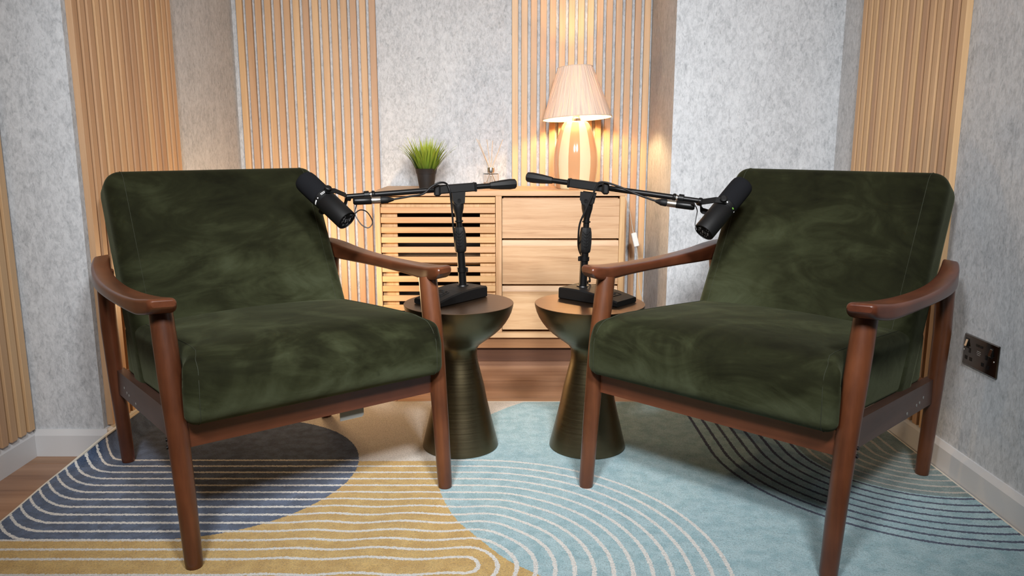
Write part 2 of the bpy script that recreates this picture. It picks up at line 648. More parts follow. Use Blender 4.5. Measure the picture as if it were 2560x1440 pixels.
# laminate planks, each a piece of the floor
PW = 0.203
row = 0
y1 = YB
edges = [3.588]
y = 3.384
while y > 0.3:
    edges.append(y)
    y -= PW
for r in range(len(edges) - 1):
    ya, yb = edges[r + 1], edges[r]
    xl = XL if yb > YJ + 0.15 else XN
    xr = XA if ya > YA - 0.05 else XR
    x = xl
    brk = 0.098 + (r * 0.47) % 1.2 - 1.2 * 2
    cuts = []
    while brk < xr - 0.05:
        if brk > xl + 0.05:
            cuts.append(brk)
        brk += 1.2
    cuts.append(xr)
    for c in cuts:
        L = c - x
        me = MB().box((0, 0, 0), (L - 0.0012, (yb - ya) - 0.0012, 0.012), 0.0012).build('floor_plank', FLOOR_W, floor)
        me.location = ((x + c) / 2, (ya + yb) / 2, F0 - 0.006)
        x = c


# baseboards
def skirting(name, x0, x1, y0, y1, nx, ny, h=0.078):
    t = 0.012
    c = 0.007
    if nx:
        a, b = (x0, x0 + nx * t)
        poly = [(a, F0), (b, F0), (b, h - 0.018), (a + nx * (t - c), h), (a, h)]
        return structure(name, MB().prism(poly, y0, y1, 'y'), WHITE)
    a, b = (y0, y0 + ny * t)
    poly = [(a, F0), (b, F0), (b, h - 0.018), (a + ny * (t - c), h), (a, h)]
    return structure(name, MB().prism(poly, x0, x1, 'x'), WHITE)


skirting('baseboard_left_return', XN, XL + 0.012, YJ, YJ, 0, -1, 0.076)
skirting('baseboard_near_left', XN, XN, YF, YJ - 0.012, 1, 0, 0.078)
skirting('baseboard_left', XL, XL, YJ, YB - 0.012, 1, 0, 0.076)
skirting('baseboard_back', XL + 0.012, XA - 0.0, YB, YB, 0, -1)
skirting('baseboard_right', XR, XR, YF, YA - 0.012, -1, 0, 0.080)
skirting('baseboard_right_nib', XA - 0.012, XR - 0.012, YA, YA, 0, -1)
skirting('baseboard_right_return', XA, XA, YA, YB - 0.012, -1, 0)

# ------------------------------------------------------------------ slat panels
SW, SD, SP, SZ0, SZ1 = 0.027, 0.018, 0.0415, 0.080, 2.295
slat_src = None


def slat_panel(label, place, n):
    global slat_src
    t = thing('slat_panel', label, 'wall panel', place(0), group='oak slat wall panels')
    for i in range(n):
        p = V(place(i)) - V(place(0))
        if slat_src is None:
            s = MB().box((0, 0, (SZ1 + SZ0) / 2), (SW, SD, SZ1 - SZ0), 0.0012).build('slat', SLAT, t)
            slat_src = s
        else:
            s = slat_src.copy()
            COL.objects.link(s)
            s.parent = t
        s.location = p
        s.rotation_euler = (0, 0, place(i, True))
    return t


def along_back(x0):
    return lambda i, r=False: 0.0 if r else (x0 + i * SP, YB - SD / 2, 0)


def along_side(x, y0, sgn):
    return lambda i, r=False: pi / 2 if r else (x, y0 + sgn * i * SP, 0)


slat_panel('oak slat panel on the back wall, to the left of the potted grass', along_back(-0.5997 - SW / 2 - 14 * SP), 15)
slat_panel('oak slat panel on the back wall behind the table lamp', along_back(0.0 + SW / 2), 15)
slat_panel('oak slat panel on the side wall behind the left green armchair', along_side(XL + SD / 2, 2.901 - SW / 2 - 15 * SP, 1), 16)
slat_panel('oak slat panel on the side wall behind the right green armchair, beside the socket', along_side(XR - SD / 2, 2.857 - SW / 2 - 15 * SP, 1), 16)
slat_panel('oak slat panel cut off by the far left edge, above the white baseboard corner', along_side(XN + SD / 2, 2.217 - SW / 2 - 15 * SP, 1), 16)

# ------------------------------------------------------------------ rug
rug = thing('area_rug', 'patterned area rug with navy, mustard and pale blue curves under the armchairs', 'rug')


FEET = ((-0.707, 1.587), (-0.184, 1.993), (0.2035, 1.997), (0.685, 1.543))


def rug_point(x, y):
    z = 0.0
    b = smoothstep(2.08, 2.20, y)
    t = max(0.0, -1.185 - x)
    if b > 0 and t > 0:
        xc = -1.185 - 0.026 * (1 - exp(-t / 0.026))
        x = x + (xc - x) * b
        z += b * max(0.0, t * 0.66)
    # slack ripples in the open part of the rug
    w = smoothstep(-0.66, -0.42, x) * (1 - smoothstep(-0.02, 0.12, x)) * (1 - smoothstep(1.78, 2.05, y))
    z += w * 0.0060 * (0.5 + 0.5 * cos(2 * pi * (x + 0.30 - 0.32 * (y - 1.7)) / 0.215)) * (1 if y > 1.1 else 0)
    w2 = smoothstep(0.45, 0.75, x) * (1 - smoothstep(1.05, 1.2, x)) * (1 - smoothstep(1.62, 1.74, y))
    z += w2 * 0.004 * (0.5 + 0.5 * cos(2 * pi * (x + 0.4 * y) / 0.3))
    for fx, fy in FEET:
        z *= smoothstep(0.030, 0.085, sqrt((x - fx) ** 2 + (y - fy) ** 2)) if y < 2.08 else 1.0
    return (x, y, z - 0.0008)


def rug_left(y):
    return -1.272 - 0.022 * smoothstep(1.75, 2.1, y)


RX, RYB, RYF = 1.228, 2.702, 0.80
NX, NY = 210, 160
vs, fs = [], []
for j in range(NY + 1):
    yy = RYF + (RYB - RYF) * j / NY
    x0 = rug_left(yy)
    for i in range(NX + 1):
        vs.append(rug_point(x0 + (RX - x0) * i / NX, yy))
top = len(vs)
for j in range(NY):
    for i in range(NX):
        a = j * (NX + 1) + i
        fs.append((a, a + 1, a + NX + 2, a + NX + 1))
per = [j * (NX + 1) for j in range(NY, -1, -1)] + list(range(1, NX + 1)) + [j * (NX + 1) + NX for j in range(1, NY + 1)] + [NY * (NX + 1) + i for i in range(NX - 1, 0, -1)]
for k in per:
    p = vs[k]
    vs.append((p[0], p[1], p[2] - 0.0075))
for k in range(len(per)):
    l = (k + 1) % len(per)
    fs.append((per[k], per[l], top + l, top + k))
mb = MB()
mb.add(vs, fs, True)
mb.build('pile', RUG, rug)
mb = MB()
mb.tube([V(vs[k]) + V((0, 0, -0.0026)) for k in per], 0.0042, 6, closed=True)
mb.build('edge_binding', BIND, rug)

# ------------------------------------------------------------------ sideboard
CX0, CX1, CYF, CYB, CZT = -0.566, 0.466, 3.21, 3.568, 0.7285
cab = thing('sideboard', 'oak sideboard with slatted sliding door and three drawers against the felt wall', 'sideboard', ((CX0 + CX1) / 2, (CYF + CYB) / 2, 0))
cab.location.z = F0
CO = V(cab.location)


def cpart(name, mat, boxes, parent=cab, ch=0.0015, **kw):
    mb = MB()
    for x0, x1, y0, y1, z0, z1 in boxes:
        mb.box(V(((x0 + x1) / 2, (y0 + y1) / 2, (z0 + z1) / 2)) - CO, (x1 - x0, y1 - y0, z1 - z0), ch)
    return mb.build(name, mat, parent, **kw)


cpart('top_board', CAB_H, [(CX0, CX1, CYF, CYB, CZT - 0.021, CZT)])
cpart('side_panel', CAB_V, [(CX0, CX0 + 0.022, CYF + 0.001, CYB, 0.107, CZT - 0.0212)])
cpart('side_panel', CAB_V, [(CX1 - 0.022, CX1, CYF + 0.001, CYB, 0.107, CZT - 0.0212)])
cpart('divider', CAB_V, [(-0.0675, -0.0422, CYF + 0.001, CYB - 0.01, 0.131, CZT - 0.0212)])
cpart('bottom_board', CAB_H, [(CX0 + 0.0222, CX1 - 0.0222, CYF + 0.001, CYB, 0.107, 0.1308)])
cpart('back_board', INNER, [(CX0 + 0.0222, CX1 - 0.0222, CYB - 0.009, CYB, 0.131, CZT - 0.0214)])
cpart('shelf', CAB_H, [(CX0 + 0.0225, -0.068, CYF + 0.085, CYB - 0.0095, 0.408, 0.424)])
cpart('cross_bar', INNER, [(CX0 + 0.0225, -0.068, CYF + 0.11, CYF + 0.122, 0.474, 0.486)])
cpart('apron', APRON, [(CX0 + 0.03, CX1 - 0.03, CYF + 0.018, CYF + 0.036, 0.058, 0.1068)])
cpart('plinth', KICK, [(CX0 + 0.05, CX1 - 0.05, CYF + 0.042, CYB - 0.03, F0, 0.0578)])

DX0, DX1 = CX0 + 0.0238, -0.0690
DZ0, DZ1 = 0.134, 0.7045
door = cpart('sliding_door', CAB_V, [
    (DX0 + 0.001, DX0 + 0.066, CYF + 0.016, CYF + 0.034, DZ0, DZ1),
    (DX1 - 0.064, DX1 - 0.001, CYF + 0.016, CYF + 0.034, DZ0, DZ1),
    (DX0 + 0.066, DX1 - 0.064, CYF + 0.016, CYF + 0.034, DZ1 - 0.066, DZ1),
    (DX0 + 0.066, DX1 - 0.064, CYF + 0.016, CYF + 0.034, DZ0, DZ0 + 0.03)], ch=0.0008)
sp = 0.0412
s0 = None
z = 0.6905
k = 0
while z > 0.135:
    if s0 is None:
        s0 = cpart('door_slat', CAB_S, [(DX0, DX1, CYF + 0.001, CYF + 0.0155, z - 0.0122, z + 0.0122)], door)
    else:
        inst(s0, door, V(s0.location) + V((0, 0, -k * sp)))
    z -= sp
    k += 1

DRX0, DRX1 = -0.0405, 0.4428
for i, (z0, z1) in enumerate(((0.5325, 0.6975), (0.3395, 0.5235), (0.1435, 0.3300))):
    mb = MB()
    c = 0.022
    if i == 0:
        poly = [(CYF + 0.003, z0), (CYF + 0.003, z1 - 0.001), (CYF + 0.021, z1 - 0.001), (CYF + 0.021, z0)]
    else:
        poly = [(CYF + 0.003, z0), (CYF + 0.003, z1 - c), (CYF + 0.0125, z1), (CYF + 0.021, z1), (CYF + 0.021, z0)]
    mb.prism([(a - CO.y, b - CO.z) for a, b in poly], DRX0 - CO.x, DRX1 - CO.x, 'x')
    d = mb.build('drawer', CAB_H, cab)
    cpart('drawer_box', CAB_H, [(DRX0 + 0.004, DRX1 - 0.004, CYF + 0.0215, CYB - 0.03, z0 + 0.002, z1 + 0.003)], d)

# ------------------------------------------------------------------ table lamp
LX, LY, LZ = 0.2735, 3.39, CZT + F0 + 0.0085
lamp = thing('table_lamp', 'table lamp with striped ceramic base and raffia shade on the oak sideboard', 'lamp', (LX, LY, CZT + 0.0004))
prof = [(0.0, 0.0), (0.079, 0.0), (0.083, 0.004)]
for zz, rr in ((0.03, 0.0868), (0.065, 0.0922), (0.10, 0.0950), (0.135, 0.0945), (0.168, 0.0900), (0.209, 0.0805), (0.232, 0.0735), (0.252, 0.0660), (0.270, 0.0565), (0.280, 0.049), (0.284, 0.040)):
    prof.append((rr, zz))
prof.append((0.0, 0.285))
MB().lathe(prof, 64).build('base', LAMPBODY, lamp)
MB().lathe([(0, 0.284), (0.019, 0.284), (0.019, 0.296), (0.015, 0.300), (0.015, 0.345), (0, 0.345)], 24).build('bulb_holder', CHROME, lamp)
tilt = Matrix.Translation((0.004, 0, 0.2935)) @ Matrix.Rotation(radians(-3.5), 4, 'X') @ Matrix.Rotation(radians(-3.0), 4, 'Y')
shp = []
for q in range(13):
    f = q / 12
    shp.append((0.1475 + (0.0735 - 0.1475) * f, 0.2145 * f))
inn = [(r - 0.0018, z) for r, z in shp][::-1]
rip = lambda a: 0.0005 * sin(83 * a) + 0.0005 * sin(47 * a + 1.0) + 0.0006 * sin(11 * a + 2.0)
mb = MB()
rings = []
for r, z in shp + inn:
    rings.append([tuple(tilt @ V(((r + rip(2 * pi * q / 240)) * cos(2 * pi * q / 240), (r + rip(2 * pi * q / 240)) * sin(2 * pi * q / 240), z))) for q in range(240)])
mb.loft(rings, False, True, True)
shade = mb.build('lamp_shade', SHADE, lamp)
TRIM = plain('raffia_trim', (0.60, 0.47, 0.36), 0.8)
for zz, rr in ((0.002, 0.1468), (0.2125, 0.0738)):
    MB().tube([tilt @ V((rr * cos(a * pi / 36), rr * sin(a * pi / 36), zz)) for a in range(72)], 0.0018, 6, closed=True).build('rim_wire', TRIM, shade)
mb = MB()
for a in range(3):
    an = a * 2 * pi / 3 + 0.5
    mb.tube([tilt @ V((0.014 * cos(an), 0.014 * sin(an), 0.03)), tilt @ V((0.0745 * cos(an), 0.0745 * sin(an), 0.200))], 0.0012, 5)
mb.build('shade_carrier', CHROME, shade)
bp = [(0.0, 0.345)]
for a in range(1, 9):
    an = pi * a / 9
    bp.append((0.026 * sin(an) + 0.002, 0.372 - 0.027 * cos(an)))
bp.append((0.0, 0.400))
MB().lathe(bp, 20).build('bulb', BULB, lamp)
cord_pts = [(0.30, 3.485, CZT + 0.003), (0.38, 3.50, CZT + 0.003), (0.455, 3.46, CZT + 0.003), (0.4685, 3.445, CZT + 0.0035), (0.4745, 3.435, CZT - 0.004), (0.495, 3.42, 0.695), (0.517, 3.42, 0.624), (0.535, 3.42, 0.532), (0.552, 3.42, 0.468), (0.563, 3.42, 0.357), (0.570, 3.42, 0.284), (0.590, 3.42, 0.215), (0.597, 3.43, 0.12), (0.585, 3.44, 0.004), (0.53, 3.45, -0.004)]
MB().tube([p - V((LX, LY, CZT)) for p in catmull(cord_pts, 6)], 0.0017, 6).build('cord', CREAMC, lamp)
a, b = V((0.5355, 3.418, 0.5315)), V((0.5515, 3.418, 0.4705))
d = (b - a).normalized()
M = Matrix.Translation((a + b) / 2 - V((LX, LY, CZT))) @ d.to_track_quat('Z', 'Y').to_matrix().to_4x4()
sw = MB().box((0, 0, 0), (0.020, 0.024, 0.062), 0.003, M).build('cord_switch', WHITEPL, lamp)
MB().box((0.0105, 0.006, 0.004), (0.006, 0.012, 0.016), 0.002, M).build('rocker', WHITEPL, sw)

# ------------------------------------------------------------------ potted grass
pl = thing('potted_grass', 'tufted green artificial grass in a black pot on the oak sideboard', 'plant', (-0.3695, 3.39, CZT))
MB().lathe([(0, 0), (0.0305, 0), (0.032, 0.003), (0.0412, 0.062), (0.0430, 0.0625), (0.0472, 0.084), (0.0478, 0.085), (0.0445, 0.085), (0.0425, 0.066), (0, 0.064)], 40).build('pot', POT, pl)
mb = MB()
rg = random.Random(11)
for i in range(150):
    a = rg.uniform(0, 2 * pi)
    q = sqrt(rg.random())
    r0 = 0.034 * q
    lean = q * rg.uniform(0.35, 1.0)
    L = rg.uniform(0.112, 0.170) * (1.0 - 0.04 * lean)
    wd = rg.uniform(0.0030, 0.0054)
    droop = rg.uniform(0.2, 1.1) * lean
    p = V((r0 * cos(a), r0 * sin(a), 0.060))
    a2 = a + rg.uniform(-0.35, 0.35)
    dirh = V((cos(a2), sin(a2), 0))
    side = V((-sin(a2), cos(a2), 0))
    ang = 0.08 + lean * 0.55
    n = 7
    ring = []
    for s in range(n + 1):
        f = s / n
        w = wd * (1 - f ** 2.2) * (0.75 + 0.5 * min(f * 3, 1))
        up = dirh.cross(side)
        ring.append((p - side * w, p + side * w, p + V((0, 0, -1)) * 0.0004 + dirh * 0.0006))
        an = ang + droop * f * f * 1.2
        p = p + (dirh * sin(an) + V((0, 0, 1)) * cos(an)) * (L / n)
    vs = [tuple(x) for r in ring for x in r]
    fs = []
    for s in range(n):
        o = s * 3
        for u, w_ in ((0, 1), (1, 2), (2, 0)):
            fs.append((o + u, o + w_, o + 3 + w_, o + 3 + u))
    mb.add(vs, fs, True)
mb.build('grass_blades', GRASS, pl, kind='stuff')

# ------------------------------------------------------------------ reed diffuser
df = thing('reed_diffuser', 'small glass reed diffuser with chrome collar beside the potted grass', 'diffuser', (-0.0913, 3.39, CZT))
mb = MB()
outer = [(0, 0.0), (0.032, 0.0), (0.0345, 0.003), (0.0345, 0.058), (0.032, 0.064), (0.013, 0.067), (0.012, 0.074)]
inner = [(0.0095, 0.074), (0.0105, 0.065), (0.030, 0.061), (0.0322, 0.056), (0.0322, 0.006), (0.030, 0.004), (0, 0.004)]
mb.lathe(outer + inner, 40)
MB.build(mb, 'bottle', GLASS, df)
MB().lathe([(0, 0.0042), (0.0298, 0.0042), (0.0319, 0.0062), (0.0319, 0.026), (0, 0.026)], 40).build('scent_oil', LIQUID, df)
MB().lathe([(0.0098, 0.0745), (0.0098, 0.068), (0.0155, 0.068), (0.0155, 0.088), (0.0150, 0.089), (0.0098, 0.089)], 32).build('collar', CHROME, df)
for tx, ty, tz in ((-0.061, 0.004, 0.2105), (-0.052, -0.012, 0.2060), (-0.0165, 0.008, 0.2075), (0.0085, -0.006, 0.2025), (0.0515, 0.005, 0.2070)):
    top_p = V((tx, ty, tz))
    thru = V((tx * 0.09, ty * 0.3, 0.085))
    dd = (thru - top_p).normalized()
    bot = thru + dd * ((thru.z - 0.008) / -dd.z)
    MB().tube([bot, thru, top_p], 0.00125, 6).build('reed', REED, df)

# ------------------------------------------------------------------ bronze side tables
TP = [(0.0, 0.0), (0.1150, 0.0), (0.1168, 0.002), (0.1150, 0.012), (0.0988, 0.080), (0.0905, 0.115), (0.0825, 0.150), (0.0755, 0.190), (0.0640, 0.238), (0.0573, 0.266), (0.0545, 0.282), (0.0535, 0.297), (0.0556, 0.3125), (0.0625, 0.3235), (0.0770, 0.3345), (0.0950, 0.3475), (0.1145, 0.3630), (0.1305, 0.3785), (0.1430, 0.3945), (0.1530, 0.4110), (0.1598, 0.4265), (0.1640, 0.4420), (0.1650, 0.4500), (0.1644, 0.4515)]
tab = thing('side_table', 'round bronze hourglass side table beside the left green armchair', 'table', (-0.1604, 2.2947, 0), group='bronze hourglass side tables')
MB().lathe([(r, z) for r, z in TP[:-1]] + [(0.1638, 0.4496), (0, 0.4496)], 72).build('pedestal', BRONZE, tab)
TOPM = Mat('bronze_top')
tz = TOPM.noise(TOPM.coord((3, 60, 3)), 3, 3, 0.6)
TOPM.set(Base_Color=(0.185, 0.118, 0.075), Metallic=1.0, Roughness=tz * 0.15 + 0.30)
MB().lathe([(0, 0.4497), (0.1646, 0.4497), (0.1649, 0.4508), (0.1640, 0.4517), (0, 0.4517)], 72).build('table_top', TOPM.m, tab)
tab2 = copy_tree(tab)
tab2.location = (0.2334, 2.2909, 0)
tab2['label'] = 'round bronze hourglass side table beside the right green armchair'
TT = 0.4517

# ------------------------------------------------------------------ armchairs
def rounded_box(hx, hy, hz, r, n, fn):
    def axis_pts(h):
        e = r / h
        inner = max(2, n)
        out = []
        for q in range(7):
            out.append(-1 + e * (1 - cos(q / 6 * pi / 2)) * 1.0)
        for q in range(1, inner):
            out.append((-1 + e) + (2 - 2 * e) * q / inner)
        out += [-x for x in out[:7][::-1]]
        return [x * h for x in out]
    ax = [axis_pts(hx), axis_pts(hy), axis_pts(hz)]
    hs = (hx, hy, hz)
    mb = MB()
    for d in range(3):
        u, w = [(1, 2), (2, 0), (0, 1)][d]
        for s in (-1, 1):
            vs = []
            for a in ax[u]:
                for b in ax[w]:
                    p = [0, 0, 0]
                    p[d] = s * hs[d]
                    p[u] = a
                    p[w] = b
                    q = V([max(-(h - r), min(h - r, x)) for x, h in zip(p, hs)])
                    dv = V(p) - q
                    pp = q + dv.normalized() * r if dv.length > 1e-9 else q
                    vs.append(fn(pp, V((p[0] / hx, p[1] / hy, p[2] / hz))))
            nw = len(ax[w])
            fs = []
            for i in range(len(ax[u]) - 1):
                for j in range(nw - 1):
                    fs.append((i * nw + j, (i + 1) * nw + j, (i + 1) * nw + j + 1, i * nw + j + 1))
            mb.add(vs, fs, True)
    return mb


def rounded_outline(hy, hz, r, x, fn, k=10):
    pts = []
    for cy, cz, a0 in ((1, 1, 0), (-1, 1, pi / 2), (-1, -1, pi), (1, -1, 1.5 * pi)):
        for q in range(k + 1):
            a = a0 + pi / 2 * q / k
            pts.append((cy * (hy - r) + r * cos(a), cz * (hz - r) + r * sin(a)))
    out = []
    m = len(pts)
    for i in range(m):
        (ya, za), (yb_, zb) = pts[i], pts[(i + 1) % m]
        seg = max(1, int(sqrt((ya - yb_) ** 2 + (za - zb) ** 2) / 0.03))
        for q in range(seg):
            f = q / seg
            y, z = ya + (yb_ - ya) * f, za + (zb - za) * f
            out.append(fn(V((x, y, z)), V((0.9 * (1 if x > 0 else -1), y / hy, z / hz))))
    return out


def seat_fn(p, q):
    # p: x lateral, y towards front, z up, centred; returns blender local (x, -front, z)
    HY, HZ, R = 0.3365, 0.080, 0.115
    py, pz = p.y, p.z
    if py > HY - R and pz > 0:
        u, v = (py - (HY - R)) / R, pz / HZ
        py = HY - R + R * u * sqrt(max(0, 1 - 0.36 * v * v))
        pz = HZ * v * sqrt(max(0, 1 - 0.40 * u * u))
    fy = py + 0.2265
    front = smoothstep(0.500, 0.535, fy)
    x = p.x * (1 + 0.066 * front * (1 - 0.35 * max(0, q.z)))
    z = 0.3815 + pz + 0.0704 * py
    dome = (1 - q.x * q.x) * (1 - q.y * q.y)
    if q.z > 0:
        z += 0.020 * dome * q.z
    fy += 0.010 * (1 - q.x * q.x) * max(0, q.y) * (1 - q.z * q.z)
    return V((x, -fy, z))


BU = V((0, -0.507, 1)).normalized()
BN = V((0, 1, 0.507)).normalized()
B0 = V((0, 0.057 + 0.507 * 0.137, 0.29))


def back_fn(p, q):
    dome = (1 - q.x * q.x) * (1 - q.z * q.z)
    dep = p.y + 0.010 * dome * q.y
    w = B0 + BU * (p.z + 0.3205) + BN * (dep - 0.075)
    x = p.x * (1 - 0.004 * q.z)
    return V((x, -w.y, w.z))


def chair(name, label, loc, rz):
    t = thing(name, label, 'armchair', loc, rz, 'green velvet armchairs')
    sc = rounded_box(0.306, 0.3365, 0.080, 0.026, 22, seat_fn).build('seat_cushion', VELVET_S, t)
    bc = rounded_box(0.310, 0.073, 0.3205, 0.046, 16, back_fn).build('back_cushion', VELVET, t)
    for s in (-1, 1):
        MB().tube(rounded_outline(0.3365 + 0.0003, 0.080 + 0.0003, 0.026, s * 0.2802, seat_fn), 0.0007, 5, closed=True).build('seam', SEAM, sc)
        MB().tube(rounded_outline(0.073 + 0.0003, 0.3205 + 0.0003, 0.046, s * 0.2645, back_fn), 0.0007, 5, closed=True).build('seam', SEAM, bc)
    # armrests: inner xy, outer xy, top z, bottom z
    sec = [((0.326, 0.540), (0.370, 0.527), 0.602, 0.590), ((0.322, 0.536), (0.376, 0.520), 0.606, 0.584), ((0.3205, 0.522), (0.379, 0.505), 0.606, 0.574), ((0.322, 0.49), (0.384, 0.475), 0.602, 0.567), ((0.329, 0.44), (0.390, 0.43), 0.597, 0.562),
           ((0.340, 0.33), (0.396, 0.33), 0.591, 0.561), ((0.345, 0.20), (0.398, 0.20), 0.588, 0.559), ((0.343, 0.07), (0.395, 0.08), 0.590, 0.557), ((0.334, -0.04), (0.386, -0.02), 0.598, 0.556), ((0.321, -0.12), (0.374, -0.09), 0.609, 0.560), ((0.309, -0.180), (0.358, -0.146), 0.616, 0.570), ((0.308, -0.188), (0.352, -0.156), 0.614, 0.576)]
    P = [V((a[0][0], a[0][1], a[2])) for a in sec]
    ins = catmull([(a[0][0], a[0][1], a[2]) for a in sec], 5)
    ous = catmull([(a[1][0], a[1][1], a[3]) for a in sec], 5)
    for s in (-1, 1):
        rings = []
        for a, b in zip(ins, ous):
            ring = []
            w = (V((b.x, b.y, 0)) - V((a.x, a.y, 0)))
            W = w.length / 2
            w.normalize()
            c = (V((a.x, a.y, 0)) + V((b.x, b.y, 0))) / 2
            zc, hz = (a.z + b.z) / 2, (a.z - b.z) / 2
            r = min(0.009, hz * 0.9)
            for cu, cz, a0 in ((1, 1, 0), (-1, 1, pi / 2), (-1, -1, pi), (1, -1, 1.5 * pi)):
                for q in range(5):
                    an = a0 + pi / 2 * q / 4
                    pp = c + w * (cu * (W - r) + r * cos(an))
                    ring.append((s * pp.x, -pp.y, zc + cz * (hz - r) + r * sin(an)))
            rings.append(ring)
        MB().loft(rings).build('armrest', CHAIR_W['y'], t)
        fl = [(0.338, 0.463, 0.572), (0.337, 0.476, 0.50), (0.3365, 0.489, 0.43), (0.3355, 0.505, 0.33), (0.333, 0.525, 0.17), (0.3315, 0.5415, 0.012), (0.3315, 0.5415, 0.0002)]
        MB().tube([(s * x, -y, z) for x, y, z in fl], [0.0245, 0.0258, 0.0255, 0.0235, 0.0215, 0.0195, 0.0182], 22, flat=True).build('leg', CHAIR_W['z'], t)
        rl = [(0.337, -0.125, 0.580), (0.334, -0.15, 0.42), (0.327, -0.163, 0.26), (0.3135, -0.178, 0.012), (0.3135, -0.178, 0.0002)]
        MB().tube([(s * x, -y, z) for x, y, z in rl], [0.0232, 0.0225, 0.021, 0.0185, 0.0172], 22, flat=True).build('leg', CHAIR_W['z'], t)
        poly = [(0.165, 0.218), (-0.498, 0.262), (-0.498, 0.330), (0.165, 0.288)]
        rail = MB().prism(poly, s * 0.3035, s * 0.3275, 'x').build('side_rail', RAIL_W, t)
        for yy, zz in ((-0.06, 0.258), (-0.03, 0.251), (-0.005, 0.250), (0.07, 0.247)):
            MB().lathe([(0, 0), (0.0042, 0), (0.0042, 0.001), (0, 0.001)], 10, M=Matrix.Translation((s * 0.3275, -yy, zz)) @ Matrix.Rotation(s * pi / 2, 4, 'Y')).build('screw_cap', GREYTAB, rail)
        for zz in (0.292, 0.274):
            MB().lathe([(0, 0), (0.0045, 0), (0.0045, 0.0035), (0, 0.0035)], 10, M=Matrix.Translation((s * 0.3565, -0.505, zz)) @ Matrix.Rotation(s * pi / 2, 4, 'Y')).build('leg_bolt', DARKPL, t)
    mb = MB().prism([(-0.512, 0.2655), (-0.488, 0.2655), (-0.488, 0.322), (-0.512, 0.322)], -0.318, 0.318, 'x')
    mb.build('front_rail', CHAIR_W['x'], t)
    MB().box((0, 0.160, 0.250), (0.61, 0.022, 0.062), 0.002).build('rear_rail', CHAIR_W['x'], t)
    return t


c1 = chair('armchair', 'dark green velvet armchair with walnut frame standing on the navy part of the rug', (-0.7773, 2.2186, 0), 0.6598)
c2 = copy_tree(c1)
c2.location = (0.8162, 2.1646, 0)
c2.rotation_euler = (0, 0, -0.7564)
c2['label'] = 'dark green velvet armchair with walnut frame standing next to the wall socket'
MB().prism([(0.057, 0.262), (0.057, 0.234), (0.118, 0.2335), (0.123, 0.239), (0.123, 0.262)], -0.4875, -0.486, 'y').build('care_label', GREYTAB, c1, label='grey care label hanging under the front rail')

# ------------------------------------------------------------------ microphone stands
def frame_from(origin, ex, ez):
    ex = V(ex).normalized()
    ez = V(ez)
    ez = (ez - ex * ez.dot(ex)).normalized()
    ey = ez.cross(ex)
    M = Matrix((ex, ey, ez)).transposed().to_4x4()
    M.translation = V(origin)
    return M


